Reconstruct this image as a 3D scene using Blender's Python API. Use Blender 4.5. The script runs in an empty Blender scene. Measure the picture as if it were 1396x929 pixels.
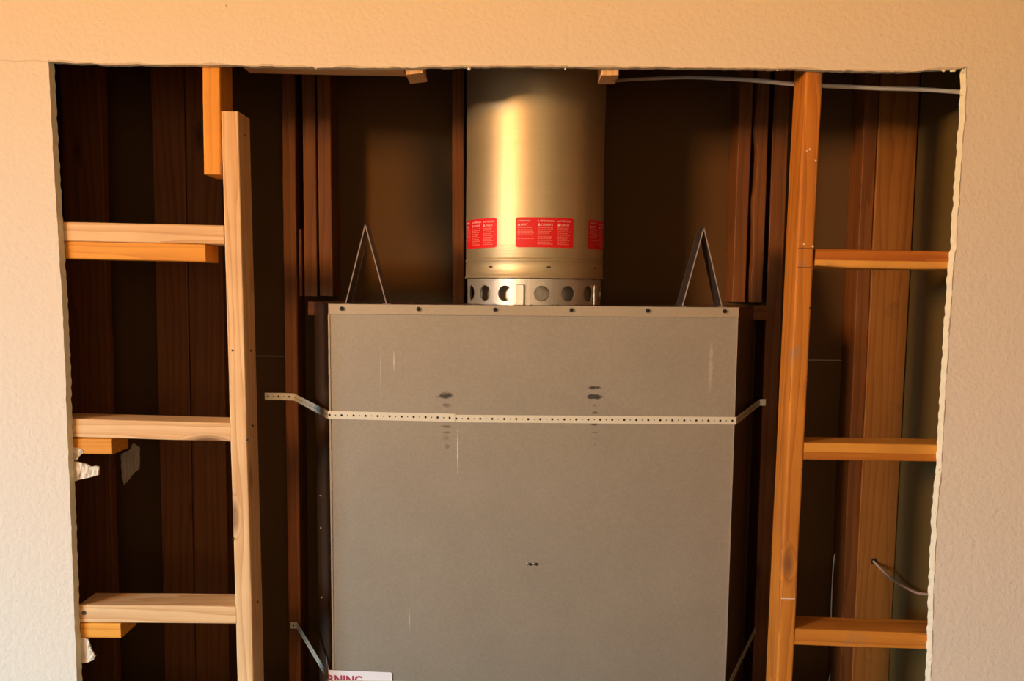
import bpy, bmesh, math, random
from mathutils import Vector, Matrix, Euler, noise
from mathutils.geometry import tessellate_polygon

random.seed(7)
S = bpy.context.scene
COL = S.collection

# ------------------------------------------------------------------ camera
F = 1300.0                       # focal length in pixels of a 1396 px wide frame
PPX, PPY = 698.0, 540.0          # where the lens axis meets the frame
EYE = Vector((0.0, -2.04, 1.35))
PITCH = math.atan(F / 11600.0)
ROLL = math.radians(0.5)
cam_d = bpy.data.cameras.new('camera')
cam = bpy.data.objects.new('camera', cam_d)
COL.objects.link(cam)
cam_d.sensor_width = 36.0
cam_d.lens = 36.0 * F / 1396.0
cam_d.shift_y = (PPY - 464.5) / 1396.0
cam_d.clip_start = 0.02
RM = Matrix.Rotation(math.pi / 2 - PITCH, 3, 'X') @ Matrix.Rotation(ROLL, 3, 'Z')
cam.matrix_world = Matrix.Translation(EYE) @ RM.to_4x4()
S.camera = cam

# ------------------------------------------------------------------ light
w = bpy.data.worlds.new('world')
S.world = w
w.use_nodes = True
w.node_tree.nodes['Background'].inputs['Color'].default_value = (0.55, 0.68, 0.9, 1)
w.node_tree.nodes['Background'].inputs['Strength'].default_value = 0.6


def area(name, loc, target, sx, sy, power, color, spread=180):
    l = bpy.data.lights.new(name, 'AREA')
    l.shape = 'RECTANGLE'
    l.size, l.size_y = sx, sy
    l.energy = power
    l.color = color
    l.spread = math.radians(spread)
    o = bpy.data.objects.new(name, l)
    COL.objects.link(o)
    o.location = loc
    o.rotation_euler = (Vector(target) - Vector(loc)).to_track_quat('-Z', 'Y').to_euler()
    return o


P_SKY, P_LAMP = 3050, 37.5
area('sky_through_window', (-9.0, -8.2, 3.9), (-0.5, 0, 0.5), 3.4, 3.4, P_SKY, (0.52, 0.81, 1.03))
area('ceiling_spot_lamp', (-3.3, -3.3, 2.2), (0.6, 0, 2.22), 0.6, 0.6, P_LAMP, (1.0, 0.49, 0.13), 72)
area('rear_fill_light', (0.4, -6.0, 1.5), (0, 0, 1.2), 3.0, 1.8, 34, (1.0, 0.76, 0.50))  # fill added behind the camera to lift the dark recess; no window there

S.view_settings.view_transform = 'Standard'
S.view_settings.look = 'None'
S.view_settings.gamma = 1.0
S.view_settings.use_curve_mapping = False
S.view_settings.exposure = 0.0


# ------------------------------------------------------------------ helpers
def at(px, py, Y):
    """world point on the plane y = Y (metres) seen at a photo pixel"""
    d = RM @ Vector(((px - PPX) / F, -(py - PPY) / F, -1.0))
    t = (Y - EYE.y) / d.y
    return EYE + d * t


def X(px, py, Y): return at(px, py, Y).x
def Z(px, py, Y): return at(px, py, Y).z


def link(name, bm, mat=None, parent=None, smooth=False, loc=None):
    me = bpy.data.meshes.new(name)
    bm.normal_update()
    bm.to_mesh(me)
    bm.free()
    if smooth:
        for p in me.polygons: p.use_smooth = True
    o = bpy.data.objects.new(name, me)
    COL.objects.link(o)
    if mat is not None:
        for m in (mat if isinstance(mat, (list, tuple)) else [mat]):
            me.materials.append(m)
    if parent: o.parent = parent
    if loc is not None: o.location = loc
    return o


def tag(o, label=None, cat=None, group=None, kind=None):
    if label: o['label'] = label
    if cat: o['category'] = cat
    if group: o['group'] = group
    if kind: o['kind'] = kind
    return o


def empty(name, loc, label, cat, group=None):
    o = bpy.data.objects.new(name, None)
    COL.objects.link(o)
    o.location = loc
    o.empty_display_size = 0.05
    return tag(o, label, cat, group)


def box(bm, lo, hi, mi=0):
    v = [bm.verts.new((x, y, z)) for x in (lo[0], hi[0]) for y in (lo[1], hi[1]) for z in (lo[2], hi[2])]
    fs = []
    for f in ((0, 1, 3, 2), (4, 6, 7, 5), (0, 4, 5, 1), (2, 3, 7, 6), (0, 2, 6, 4), (1, 5, 7, 3)):
        fc = bm.faces.new([v[i] for i in f])
        fc.material_index = mi
        fs.append(fc)
    return v, fs


def bxobj(name, lo, hi, mat, parent=None, bevel=0.0):
    """a box whose origin is its own centre (parent's offset taken off)"""
    c = (Vector(lo) + Vector(hi)) / 2
    h = (Vector(hi) - Vector(lo)) / 2
    bm = bmesh.new()
    box(bm, -h, h)
    if bevel:
        bmesh.ops.bevel(bm, geom=bm.edges[:], offset=bevel, segments=2, affect='EDGES')
    o = link(name, bm, mat, parent)
    o.location = c - (parent.location if parent else Vector())
    return o


def tube_bm(bm, pts, r, seg=8):
    rings = []
    n = len(pts)
    for i, p in enumerate(pts):
        p = Vector(p)
        d = (Vector(pts[min(i + 1, n - 1)]) - Vector(pts[max(i - 1, 0)])).normalized()
        a = d.orthogonal().normalized() if i == 0 else (prev - d * prev.dot(d)).normalized()
        prev = a
        b = d.cross(a)
        rings.append([bm.verts.new(p + (a * math.cos(t) + b * math.sin(t)) * r)
                      for t in [2 * math.pi * k / seg for k in range(seg)]])
    for i in range(n - 1):
        for k in range(seg):
            bm.faces.new((rings[i][k], rings[i][(k + 1) % seg], rings[i + 1][(k + 1) % seg], rings[i + 1][k]))
    bm.faces.new(rings[0][::-1])
    bm.faces.new(rings[-1])


def smooth_path(pts, n=6):
    """Catmull-Rom through the points"""
    P = [Vector(p) for p in pts]
    out = []
    for i in range(len(P) - 1):
        p0, p1, p2, p3 = P[max(i - 1, 0)], P[i], P[i + 1], P[min(i + 2, len(P) - 1)]
        for k in range(n):
            t = k / n
            out.append(0.5 * ((2 * p1) + (p2 - p0) * t + (2 * p0 - 5 * p1 + 4 * p2 - p3) * t * t
                              + (3 * p1 - p0 - 3 * p2 + p3) * t ** 3))
    out.append(P[-1])
    return out


# ------------------------------------------------------------------ materials
class NT:
    def __init__(s, name):
        s.m = bpy.data.materials.new(name)
        s.m.use_nodes = True
        s.t = s.m.node_tree
        s.b = s.t.nodes['Principled BSDF']

    def n(s, typ, **kw):
        nd = s.t.nodes.new(typ)
        for k, v in kw.items():
            if k in nd.bl_rna.properties and k not in ('inputs',):
                setattr(nd, k, v)
            else:
                nd.inputs[k.replace('_', ' ')].default_value = v
        return nd

    def l(s, a, b): s.t.links.new(a, b)

    def math(s, op, a, b=None, c=None, clamp=False):
        nd = s.t.nodes.new('ShaderNodeMath')
        nd.operation = op
        nd.use_clamp = clamp
        for i, v in enumerate((a, b, c)):
            if v is None: continue
            if isinstance(v, (int, float)): nd.inputs[i].default_value = v
            else: s.l(v, nd.inputs[i])
        return nd.outputs[0]

    def mix(s, f, a, b, mode='MIX'):
        nd = s.t.nodes.new('ShaderNodeMix')
        nd.data_type = 'RGBA'
        nd.blend_type = mode
        for i, v in ((0, f), (6, a), (7, b)):
            if isinstance(v, (int, float)): nd.inputs[i].default_value = v
            elif isinstance(v, tuple): nd.inputs[i].default_value = (*v, 1) if len(v) == 3 else v
            else: s.l(v, nd.inputs[i])
        return nd.outputs[2]

    def ramp(s, fac, stops):
        nd = s.t.nodes.new('ShaderNodeValToRGB')
        e = nd.color_ramp.elements
        while len(e) < len(stops): e.new(0.5)
        for el, (p, c) in zip(e, stops):
            el.position = p
            el.color = (*c, 1) if len(c) == 3 else c
        s.l(fac, nd.inputs[0])
        return nd.outputs[0]

    def bump(s, h, dist, strength=1.0, normal=None):
        nd = s.n('ShaderNodeBump')
        nd.inputs['Distance'].default_value = dist
        nd.inputs['Strength'].default_value = strength
        s.l(h, nd.inputs['Height'])
        if normal: s.l(normal, nd.inputs['Normal'])
        return nd.outputs[0]

    def coords(s, scale=(1, 1, 1), per_object=True):
        tc = s.n('ShaderNodeTexCoord')
        mp = s.n('ShaderNodeMapping')
        mp.inputs['Scale'].default_value = scale
        if per_object:
            oi = s.n('ShaderNodeObjectInfo')
            mu = s.n('ShaderNodeVectorMath', operation='SCALE')
            cb = s.n('ShaderNodeCombineXYZ', X=7.3, Y=3.1, Z=11.7)
            s.l(cb.outputs[0], mu.inputs[0])
            s.l(oi.outputs['Random'], mu.inputs['Scale'])
            ad = s.n('ShaderNodeVectorMath', operation='ADD')
            s.l(tc.outputs['Object'], ad.inputs[0])
            s.l(mu.outputs[0], ad.inputs[1])
            s.l(ad.outputs[0], mp.inputs[0])
        else:
            s.l(tc.outputs['Object'], mp.inputs[0])
        return mp.outputs[0]


def wood(name, light, dark, knot=(0.16, 0.06, 0.02), knots=0.22, rough=0.62, stain=0.0, ring=55.0, dirt=(0.3, 0.2, 0.12), kthr=0.55, band=None):
    t = NT(name)
    base = t.coords()
    # knots
    kc = t.coords((13, 13, 4.2))
    vo = t.n('ShaderNodeTexVoronoi', feature='F1')
    vo.inputs['Scale'].default_value = 1.0
    t.l(kc, vo.inputs['Vector'])
    sepv = t.n('ShaderNodeSeparateColor')
    t.l(vo.outputs['Color'], sepv.inputs[0])
    kon = t.math('GREATER_THAN', sepv.outputs[0], kthr)
    kd = t.math('SUBTRACT', 1.0, t.math('DIVIDE', vo.outputs['Distance'], knots, clamp=False), clamp=True)
    kd = t.math('MULTIPLY', kd, kon)
    # grain: rings stretched along the board, bent round the knots
    mp = t.n('ShaderNodeMapping')
    mp.inputs['Scale'].default_value = (1, 1, 0.07)
    t.l(base, mp.inputs[0])
    n1 = t.n('ShaderNodeTexNoise', Scale=9.0, Detail=3.0)
    t.l(mp.outputs[0], n1.inputs['Vector'])
    sx = t.n('ShaderNodeSeparateXYZ')
    t.l(base, sx.inputs[0])
    u = t.math('ADD', sx.outputs[0], t.math('MULTIPLY', sx.outputs[1], 0.7))
    u = t.math('ADD', u, t.math('MULTIPLY', n1.outputs[0], 0.16))
    u = t.math('ADD', u, t.math('MULTIPLY', kd, 0.05))
    ringv = t.math('FRACT', t.math('MULTIPLY', u, ring * 1.6))
    late = t.math('POWER', ringv, 2.5)
    mp2 = t.n('ShaderNodeMapping')
    mp2.inputs['Scale'].default_value = (1, 1, 0.03)
    t.l(base, mp2.inputs[0])
    n2 = t.n('ShaderNodeTexNoise', Scale=260.0, Detail=2.0)
    t.l(mp2.outputs[0], n2.inputs['Vector'])
    f = t.math('ADD', t.math('MULTIPLY', late, 0.75), t.math('MULTIPLY', n2.outputs[0], 0.55))
    f = t.math('SUBTRACT', f, 0.22, clamp=True)
    col = t.mix(f, light, dark)
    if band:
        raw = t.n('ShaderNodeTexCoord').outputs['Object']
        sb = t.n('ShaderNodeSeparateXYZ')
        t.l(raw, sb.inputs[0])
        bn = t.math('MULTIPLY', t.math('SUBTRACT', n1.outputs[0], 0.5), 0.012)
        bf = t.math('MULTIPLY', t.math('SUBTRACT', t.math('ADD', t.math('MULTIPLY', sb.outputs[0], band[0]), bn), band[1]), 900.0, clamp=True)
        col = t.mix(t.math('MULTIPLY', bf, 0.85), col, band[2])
    # broad variation
    n3 = t.n('ShaderNodeTexNoise', Scale=5.0, Detail=4.0)
    t.l(base, n3.inputs['Vector'])
    col = t.mix(t.math('MULTIPLY', t.math('SUBTRACT', n3.outputs[0], 0.42, clamp=True), 1.2), col,
                tuple(c * 0.78 for c in dark))
    kf = t.ramp(kd, [(0.0, (0, 0, 0)), (0.25, (0.2, 0.2, 0.2)), (0.6, (0.8, 0.8, 0.8)), (1.0, (1, 1, 1))])
    col = t.mix(kf, col, knot)
    n4 = t.n('ShaderNodeTexNoise', Scale=14.0, Detail=6.0, Roughness=0.7)
    t.l(base, n4.inputs['Vector'])
    d = t.ramp(n4.outputs[0], [(0.60, (0, 0, 0)), (0.72, (stain, stain, stain))])
    col = t.mix(d, col, dirt)
    t.l(col, t.b.inputs['Base Color'])
    t.b.inputs['Roughness'].default_value = rough
    t.b.inputs['Specular IOR Level'].default_value = 0.35
    t.l(t.bump(t.math('ADD', n2.outputs[0], late), 0.0004, 0.6), t.b.inputs['Normal'])
    return t.m


M = {}
M['pine'] = wood('pale_pine', (0.82, 0.54, 0.27), (0.60, 0.29, 0.10), knots=0.27, ring=34, kthr=0.5)
M['orange'] = wood('orange_fir', (0.84, 0.36, 0.040), (0.64, 0.22, 0.014), knots=0.16, ring=30)
M['aged'] = wood('aged_fir', (0.58, 0.21, 0.022), (0.36, 0.10, 0.008), knots=0.26, stain=0.5, ring=30, kthr=0.45)
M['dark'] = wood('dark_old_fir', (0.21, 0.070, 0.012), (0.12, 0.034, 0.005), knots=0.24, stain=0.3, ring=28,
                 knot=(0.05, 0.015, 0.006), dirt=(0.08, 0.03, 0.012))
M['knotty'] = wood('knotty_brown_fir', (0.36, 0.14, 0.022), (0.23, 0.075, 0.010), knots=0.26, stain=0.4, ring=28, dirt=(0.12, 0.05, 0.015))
M['aged_low'] = wood('aged_fir_paler_below', (0.50, 0.15, 0.013), (0.36, 0.09, 0.007), knots=0.2, stain=0.3, ring=30, band=(1, 0.003, (0.82, 0.40, 0.07)))  # paler band over the lower part of the block face
M['aged_up'] = wood('aged_fir_paler_above', (0.52, 0.17, 0.012), (0.38, 0.11, 0.008), knots=0.2, stain=0.2, ring=30, band=(-1, -0.003, (0.80, 0.36, 0.05)))  # paler band over the upper part of the block face
M['ply'] = wood('platform_wood', (0.4, 0.24, 0.12), (0.3, 0.16, 0.07))


def paint(name, c, var=0.1, bumpd=0.0009, scale=230, rough=0.75):
    t = NT(name)
    co = t.coords(per_object=False)
    n = t.n('ShaderNodeTexNoise', Scale=scale, Detail=3.0, Roughness=0.55)
    t.l(co, n.inputs['Vector'])
    n2 = t.n('ShaderNodeTexNoise', Scale=scale * 0.3, Detail=2.0)
    t.l(co, n2.inputs['Vector'])
    vo = t.n('ShaderNodeTexVoronoi', feature='SMOOTH_F1')
    vo.inputs['Scale'].default_value = scale * 0.42
    t.l(co, vo.inputs['Vector'])
    h = t.math('ADD', t.math('MULTIPLY', n.outputs[0], 0.5), t.math('MULTIPLY', n2.outputs[0], 0.6))
    h = t.math('SUBTRACT', h, t.math('MULTIPLY', vo.outputs['Distance'], 0.5))
    n3 = t.n('ShaderNodeTexNoise', Scale=1.7, Detail=3.0)
    t.l(co, n3.inputs['Vector'])
    col = t.mix(t.math('MULTIPLY', n3.outputs[0], var), c, tuple(x * 0.75 for x in c))
    sp = t.n('ShaderNodeTexNoise', Scale=60.0, Detail=1.0)
    t.l(co, sp.inputs['Vector'])
    col = t.mix(t.ramp(sp.outputs[0], [(0.79, (0, 0, 0)), (0.81, (0.6, 0.6, 0.6))]), col, (0.3, 0.17, 0.08))
    t.l(col, t.b.inputs['Base Color'])
    t.b.inputs['Roughness'].default_value = rough
    t.b.inputs['Specular IOR Level'].default_value = 0.3
    t.l(t.bump(h, bumpd), t.b.inputs['Normal'])
    return t.m


M['wall'] = paint('beige_orange_peel_paint', (0.78, 0.68, 0.55), bumpd=0.0017, scale=260)
M['room'] = paint('room_paint', (0.72, 0.60, 0.46), bumpd=0.0006)


def plain(name, c, rough=0.6, metal=0.0, noise_scale=None, amt=0.3, c2=None, bumpd=0.0):
    t = NT(name)
    if noise_scale:
        n = t.n('ShaderNodeTexNoise', Scale=noise_scale, Detail=5.0)
        t.l(t.coords(), n.inputs['Vector'])
        f = t.math('MULTIPLY', n.outputs[0], amt * 2, clamp=True)
        t.l(t.mix(f, c, c2 or tuple(x * 0.5 for x in c)), t.b.inputs['Base Color'])
        if bumpd: t.l(t.bump(n.outputs[0], bumpd), t.b.inputs['Normal'])
    else:
        t.b.inputs['Base Color'].default_value = (*c, 1)
    t.b.inputs['Roughness'].default_value = rough
    t.b.inputs['Metallic'].default_value = metal
    return t.m


M['gypsum'] = plain('cut_gypsum_edge', (0.92, 0.91, 0.72), 0.9, noise_scale=90, amt=0.2, c2=(0.68, 0.60, 0.44), bumpd=0.002)
M['paper'] = plain('torn_paper_lip', (0.72, 0.60, 0.46), 0.9, noise_scale=60, amt=0.35, bumpd=0.001)
M['plaster'] = plain('broken_plaster', (0.84, 0.76, 0.62), 0.95, noise_scale=40, amt=0.35, c2=(0.55, 0.40, 0.26), bumpd=0.004)
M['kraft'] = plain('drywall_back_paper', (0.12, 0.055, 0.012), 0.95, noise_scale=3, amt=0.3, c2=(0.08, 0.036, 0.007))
M['seam'] = plain('seam_tape', (0.38, 0.31, 0.22), 0.9)
M['floor'] = plain('oak_floor', (0.42, 0.26, 0.14), 0.5, noise_scale=6, amt=0.3)
M['ceiling'] = plain('ceiling_white', (0.75, 0.68, 0.58), 0.9)
M['black'] = plain('black_screw', (0.02, 0.018, 0.015), 0.45, 0.6)
M['hole'] = plain('hole_dark', (0.012, 0.010, 0.008), 0.9)
M['steel'] = plain('zinc_screw', (0.75, 0.72, 0.68), 0.25, 1.0)
M['nail'] = plain('dark_nail', (0.07, 0.05, 0.04), 0.5, 0.7)
M['red'] = plain('red_label', (0.75, 0.006, 0.006), 0.6)
M['print'] = plain('pale_print', (0.92, 0.55, 0.50), 0.6)
M['print2'] = plain('pink_body_print', (0.80, 0.16, 0.12), 0.6)
M['white'] = plain('white_sticker', (0.86, 0.80, 0.80), 0.45)
M['maroon'] = plain('maroon_lettering', (0.42, 0.03, 0.07), 0.5)
M['cable'] = plain('white_cable_jacket', (0.93, 0.88, 0.78), 0.4)
M['conduit'] = plain('pinkish_cable', (0.48, 0.32, 0.24), 0.3)
M['pencil'] = plain('pencil_mark', (0.13, 0.05, 0.02), 0.9)
M['chalk'] = plain('white_mark', (0.80, 0.62, 0.45), 0.9)
M['glass'] = plain('window_trim', (0.8, 0.78, 0.74), 0.5)


def galvanised(name, base, rough, metal, spangle=0.1, stretch=(1, 1, 1), marks=(), aniso=0.0):
    t = NT(name)
    co = t.coords(stretch, per_object=False)
    vo = t.n('ShaderNodeTexVoronoi', feature='F1')
    vo.inputs['Scale'].default_value = 240
    t.l(co, vo.inputs['Vector'])
    sc = t.n('ShaderNodeSeparateColor')
    t.l(vo.outputs['Color'], sc.inputs[0])
    n = t.n('ShaderNodeTexNoise', Scale=7.0, Detail=5.0)
    t.l(co, n.inputs['Vector'])
    f = t.math('ADD', t.math('MULTIPLY', sc.outputs[0], 0.5), t.math('MULTIPLY', n.outputs[0], 0.9))
    col = t.mix(t.math('MULTIPLY', f, spangle * 2), base, tuple(x * 0.55 for x in base))
    r = t.math('ADD', t.math('MULTIPLY', sc.outputs[1], 0.10), rough)
    if marks:
        raw = t.n('ShaderNodeTexCoord').outputs['Object']
        sp = t.n('ShaderNodeSeparateXYZ')
        t.l(raw, sp.inputs[0])
        nn = t.n('ShaderNodeTexNoise', Scale=70.0, Detail=3.0)
        t.l(raw, nn.inputs['Vector'])
        for (cx, cz, rx, rz, c, a) in marks:
            dx = t.math('DIVIDE', t.math('SUBTRACT', sp.outputs[0], cx), rx)
            dz = t.math('DIVIDE', t.math('SUBTRACT', sp.outputs[2], cz), rz)
            d = t.math('ADD', t.math('MULTIPLY', dx, dx), t.math('MULTIPLY', dz, dz))
            d = t.math('ADD', d, t.math('MULTIPLY', t.math('SUBTRACT', nn.outputs[0], 0.5), 2.6))
            k = t.math('MULTIPLY', t.math('SUBTRACT', 1.15, d, clamp=True), a, clamp=True)
            col = t.mix(k, col, c)
    t.l(col, t.b.inputs['Base Color'])
    t.l(r, t.b.inputs['Roughness'])
    t.b.inputs['Metallic'].default_value = metal
    n5 = t.n('ShaderNodeTexNoise', Scale=45.0, Detail=3.0)
    t.l(co, n5.inputs['Vector'])
    t.l(t.bump(n5.outputs[0], 0.0006, 0.5), t.b.inputs['Normal'])
    return t.m


YP = 0.160                 # plane of the fireplace's back panel


def mk(px, py, rx, ry, c, a):
    p = at(px, py, YP)
    return (p.x, p.z, rx * 0.0017, ry * 0.0017, c, a)


soot = (0.07, 0.06, 0.05)
marks = [mk(608, 539, 11, 5, soot, 1.1), mk(600, 541, 10, 1.5, soot, 0.5), mk(610, 553, 7, 3, soot, 0.6),
         mk(609, 582, 8, 2.0, soot, 0.6), mk(609, 590, 7, 1.6, soot, 0.5), mk(608, 598, 5, 5, soot, 0.35),
         mk(609, 609, 4, 4, soot, 0.35), mk(811, 529, 12, 2.4, soot, 1.0), mk(811, 541, 12, 3.4, soot, 1.6),
         mk(811, 553, 3, 2, soot, 0.5), mk(811, 563, 4, 2, soot, 0.8), mk(811, 579, 5, 1.6, soot, 0.8),
         mk(811, 590, 5, 1.4, soot, 0.4), mk(811, 598, 5, 1.2, soot, 0.4), mk(811, 606, 3, 2, soot, 0.25),
         mk(624, 612, 0.9, 30, (0.8, 0.75, 0.65), 0.9), mk(537, 492, 0.8, 14, (0.85, 0.78, 0.68), 0.9),
         mk(969, 500, 3, 38, (0.8, 0.72, 0.6), 0.25), mk(519, 510, 0.7, 40, (0.8, 0.72, 0.62), 0.3),
         mk(565, 426, 5, 4, (0.35, 0.27, 0.18), 0.5), mk(558, 843, 0.9, 16, (0.8, 0.78, 0.75), 0.5)]
M['panel'] = galvanised('galvanised_panel', (0.41, 0.36, 0.28), 0.45, 0.55, 0.19, marks=marks)
M['flange'] = galvanised('galvanised_flange', (0.47, 0.39, 0.28), 0.45, 0.6, 0.08)
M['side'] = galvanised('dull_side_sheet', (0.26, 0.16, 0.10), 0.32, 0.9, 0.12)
M['pipe'] = galvanised('flue_steel', (0.64, 0.51, 0.29), 0.46, 0.8, 0.10, stretch=(0.35, 0.35, 6))
M['collar'] = galvanised('collar_steel', (0.64, 0.57, 0.45), 0.42, 0.75, 0.10)
M['strap'] = galvanised('strap_steel', (0.86, 0.80, 0.64), 0.40, 0.6, 0.10)
M['bracket'] = galvanised('bracket_steel', (0.36, 0.29, 0.27), 0.28, 0.9, 0.1)

# ------------------------------------------------------------------ setting
YW = 0.0159                # back face of the drywall, front face of the studs
CEIL = 2.62


def st(name, lo, hi, mat):
    o = bxobj(name, lo, hi, mat)
    o['kind'] = 'structure'
    return o


st('floor', (-4.7, -6.2, -0.06), (4.7, 0.75, 0.0), M['floor'])
st('ceiling', (-4.7, -6.2, CEIL), (4.7, 0.75, CEIL + 0.06), M['ceiling'])
st('wall_right', (4.6, -6.2, 0), (4.7, 0, CEIL), M['room'])
st('wall_rear', (-4.7, -6.3, 0), (4.7, -6.2, CEIL), M['room'])
# left room wall with the window that lights the scene
bm = bmesh.new()
for lo, hi in (((-4.7, -6.2, 0), (-4.6, -5.6, CEIL)), ((-4.7, -2.6, 0), (-4.6, 0, CEIL)),
               ((-4.7, -5.6, 0), (-4.6, -2.6, 0.6)), ((-4.7, -5.6, 2.25), (-4.6, -2.6, CEIL))):
    box(bm, lo, hi)
link('wall_left', bm, M['room'])['kind'] = 'structure'
bm = bmesh.new()
for lo, hi in (((-4.68, -5.6, 0.6), (-4.6, -5.54, 2.25)), ((-4.68, -2.66, 0.6), (-4.6, -2.6, 2.25)),
               ((-4.68, -5.54, 0.6), (-4.6, -2.66, 0.66)), ((-4.68, -5.54, 2.19), (-4.6, -2.66, 2.25)),
               ((-4.66, -4.12, 0.66), (-4.62, -4.08, 2.19))):
    box(bm, lo, hi)
link('window_1', bm, M['glass'])['kind'] = 'structure'

# wall with the ragged opening ---------------------------------------------
edge_px = []
top = [(66, 84), (110, 87), (160, 88), (230, 89), (300, 88.5), (340, 90), (420, 92), (500, 93), (560, 92.5), (640, 91),
       (700, 90.5), (770, 91), (820, 92), (870, 92.5), (940, 93), (1000, 93.5), (1085, 94.5), (1130, 96), (1190, 98),
       (1240, 97.5), (1280, 96), (1317, 92)]
right = [(1318, 92), (1315, 160), (1308, 250), (1303, 330), (1297, 400), (1292, 480), (1287, 560), (1283, 640),
         (1277, 700), (1274, 780), (1271, 860), (1268, 929), (1262, 1010)]
left = [(66, 84), (69, 140), (72, 200), (78, 300), (84, 400), (89, 500), (91, 570), (94, 640), (97, 720), (100, 800),
        (102, 860), (105, 929), (109, 1010)]


def walk(pl, step=5.0):
    out = []
    for (a, b) in zip(pl[:-1], pl[1:]):
        L = math.hypot(b[0] - a[0], b[1] - a[1])
        k = max(1, int(L / step))
        for i in range(k):
            t = i / k
            out.append((a[0] + (b[0] - a[0]) * t, a[1] + (b[1] - a[1]) * t))
    out.append(pl[-1])
    return out


def rag(p, amp):
    n = noise.noise(Vector((p[0] * 0.045, p[1] * 0.045, 3.0))) + 0.7 * noise.noise(Vector((p[0] * 0.21, p[1] * 0.21, 9.0)))
    return n * amp


hole = []
for p in walk(left[::-1])[:-1]:
    q = at(p[0], p[1], 0.0); hole.append(Vector((q.x + rag(p, 0.0014), q.z)))
for p in walk(top)[:-1]:
    q = at(p[0], p[1], 0.0); hole.append(Vector((q.x, q.z + rag(p, 0.0020))))
for p in walk(right):
    q = at(p[0], p[1], 0.0); hole.append(Vector((q.x + rag(p, 0.0022), q.z)))
outer = [Vector((-4.6, 0.0)), Vector((-4.6, CEIL)), Vector((4.6, CEIL)), Vector((4.6, 0.0))]
bm = bmesh.new()
pts = outer + hole
tris = tessellate_polygon([[Vector((p.x, p.y, 0)) for p in outer], [Vector((p.x, p.y, 0)) for p in hole[::-1]]])
pts = outer + hole[::-1]
fv = [bm.verts.new((p.x, 0.0, p.y)) for p in pts]
def slant(p, i):
    if i < 4: return 0
    k = max(-1, min(1, p.x / 0.9)) if abs(p.x) > 0.8 else 0
    return -0.0045 * k + 0.0008 * math.sin(i * 1.7)
bv = [bm.verts.new((p.x + slant(p, i), YW, p.y)) for i, p in enumerate(pts)]
for a, b, c in tris:
    try:
        f = bm.faces.new((fv[a], fv[b], fv[c])); f.material_index = 0
        f = bm.faces.new((bv[c], bv[b], bv[a])); f.material_index = 2
    except ValueError:
        pass
n0, n1 = 4, len(pts)
for i in range(n0, n1):
    j = i + 1 if i + 1 < n1 else n0
    f = bm.faces.new((fv[i], fv[j], bv[j], bv[i])); f.material_index = 1
bmesh.ops.recalc_face_normals(bm, faces=bm.faces[:])
wall = link('wall_front', bm, [M['wall'], M['gypsum'], M['kraft']])
wall['kind'] = 'structure'
# raised torn paper lip along the cut
bm = bmesh.new()
rr = random.Random(3)
def lip(p, q, off, th, lo=0.0):
    a0, b0 = Vector((p.x, 0, p.y)), Vector((q.x, 0, q.y))
    o = Vector((off[0], 0, off[1]))
    v = [bm.verts.new(x) for x in (a0, b0, b0 + o, a0 + o)]
    u = [bm.verts.new(x + Vector((0, -th, 0))) for x in (a0, b0)]
    bm.faces.new((v[0], v[3], v[2], v[1])); bm.faces.new((u[0], u[1], v[2], v[3])); bm.faces.new((v[0], v[1], u[1], u[0]))
nl, ntp = len(walk(left)) - 1, len(walk(top)) - 1
for i in range(len(hole) - 1):
    if nl <= i < nl + ntp:
        k = 0.5 + noise.noise(Vector((i * 0.13, 0, 0)))
        if k > 0.2: lip(hole[i], hole[i + 1], (0, 0.0035 * k + 0.0015), 0.0011)
    elif i >= nl + ntp:
        k = 0.5 + noise.noise(Vector((i * 0.21, 5, 0)))
        if k > 0.35: lip(hole[i], hole[i + 1], (0.0025 * k + 0.001, 0), 0.0010)
bmesh.ops.recalc_face_normals(bm, faces=bm.faces[:])
lp = link('torn_edge', bm, M['paper'], wall)
# small crumbs of torn paper sticking out of the cut
bm = bmesh.new()
for (px, py, s) in ((640, 94, 4), (770, 94, 3), (1300, 94, 7), (1286, 96, 5), (1310, 130, 3), (1307, 250, 4), (1305, 330, 3),
                    (1282, 640, 4), (1276, 700, 4), (1268, 900, 3), (66, 90, 3), (1315, 97, 6), (430, 93, 3), (1060, 96, 2),
                    (84, 392, 3), (98, 770, 3), (1299, 395, 3)):
    c = at(px, py, 0.002)
    r = s * 0.0009
    vs = [bm.verts.new(c + Vector((rr.uniform(-1.2, 1.2) * r, rr.uniform(-0.4, 0.6) * r, rr.uniform(-1, 1) * r))) for _ in range(9)]
    bmesh.ops.convex_hull(bm, input=vs)
link('paper_crumbs', bm, M['gypsum'], wall)['kind'] = 'stuff'
# scored line running off the top left corner
bm = bmesh.new()
P = [at(x, y, 0) for x, y in ((-40, 81), (0, 82), (20, 83.5), (45, 82.5), (66, 84))]
for a, b in zip(P[:-1], P[1:]):
    va = [bm.verts.new((p.x, -0.0004, p.z + s)) for p, s in ((a, 0.0007), (a, -0.0007), (b, -0.0007), (b, 0.0007))]
    bm.faces.new(va)
link('scored_line', bm, plain('score_mark', (0.62, 0.50, 0.38), 0.9), wall)

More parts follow.
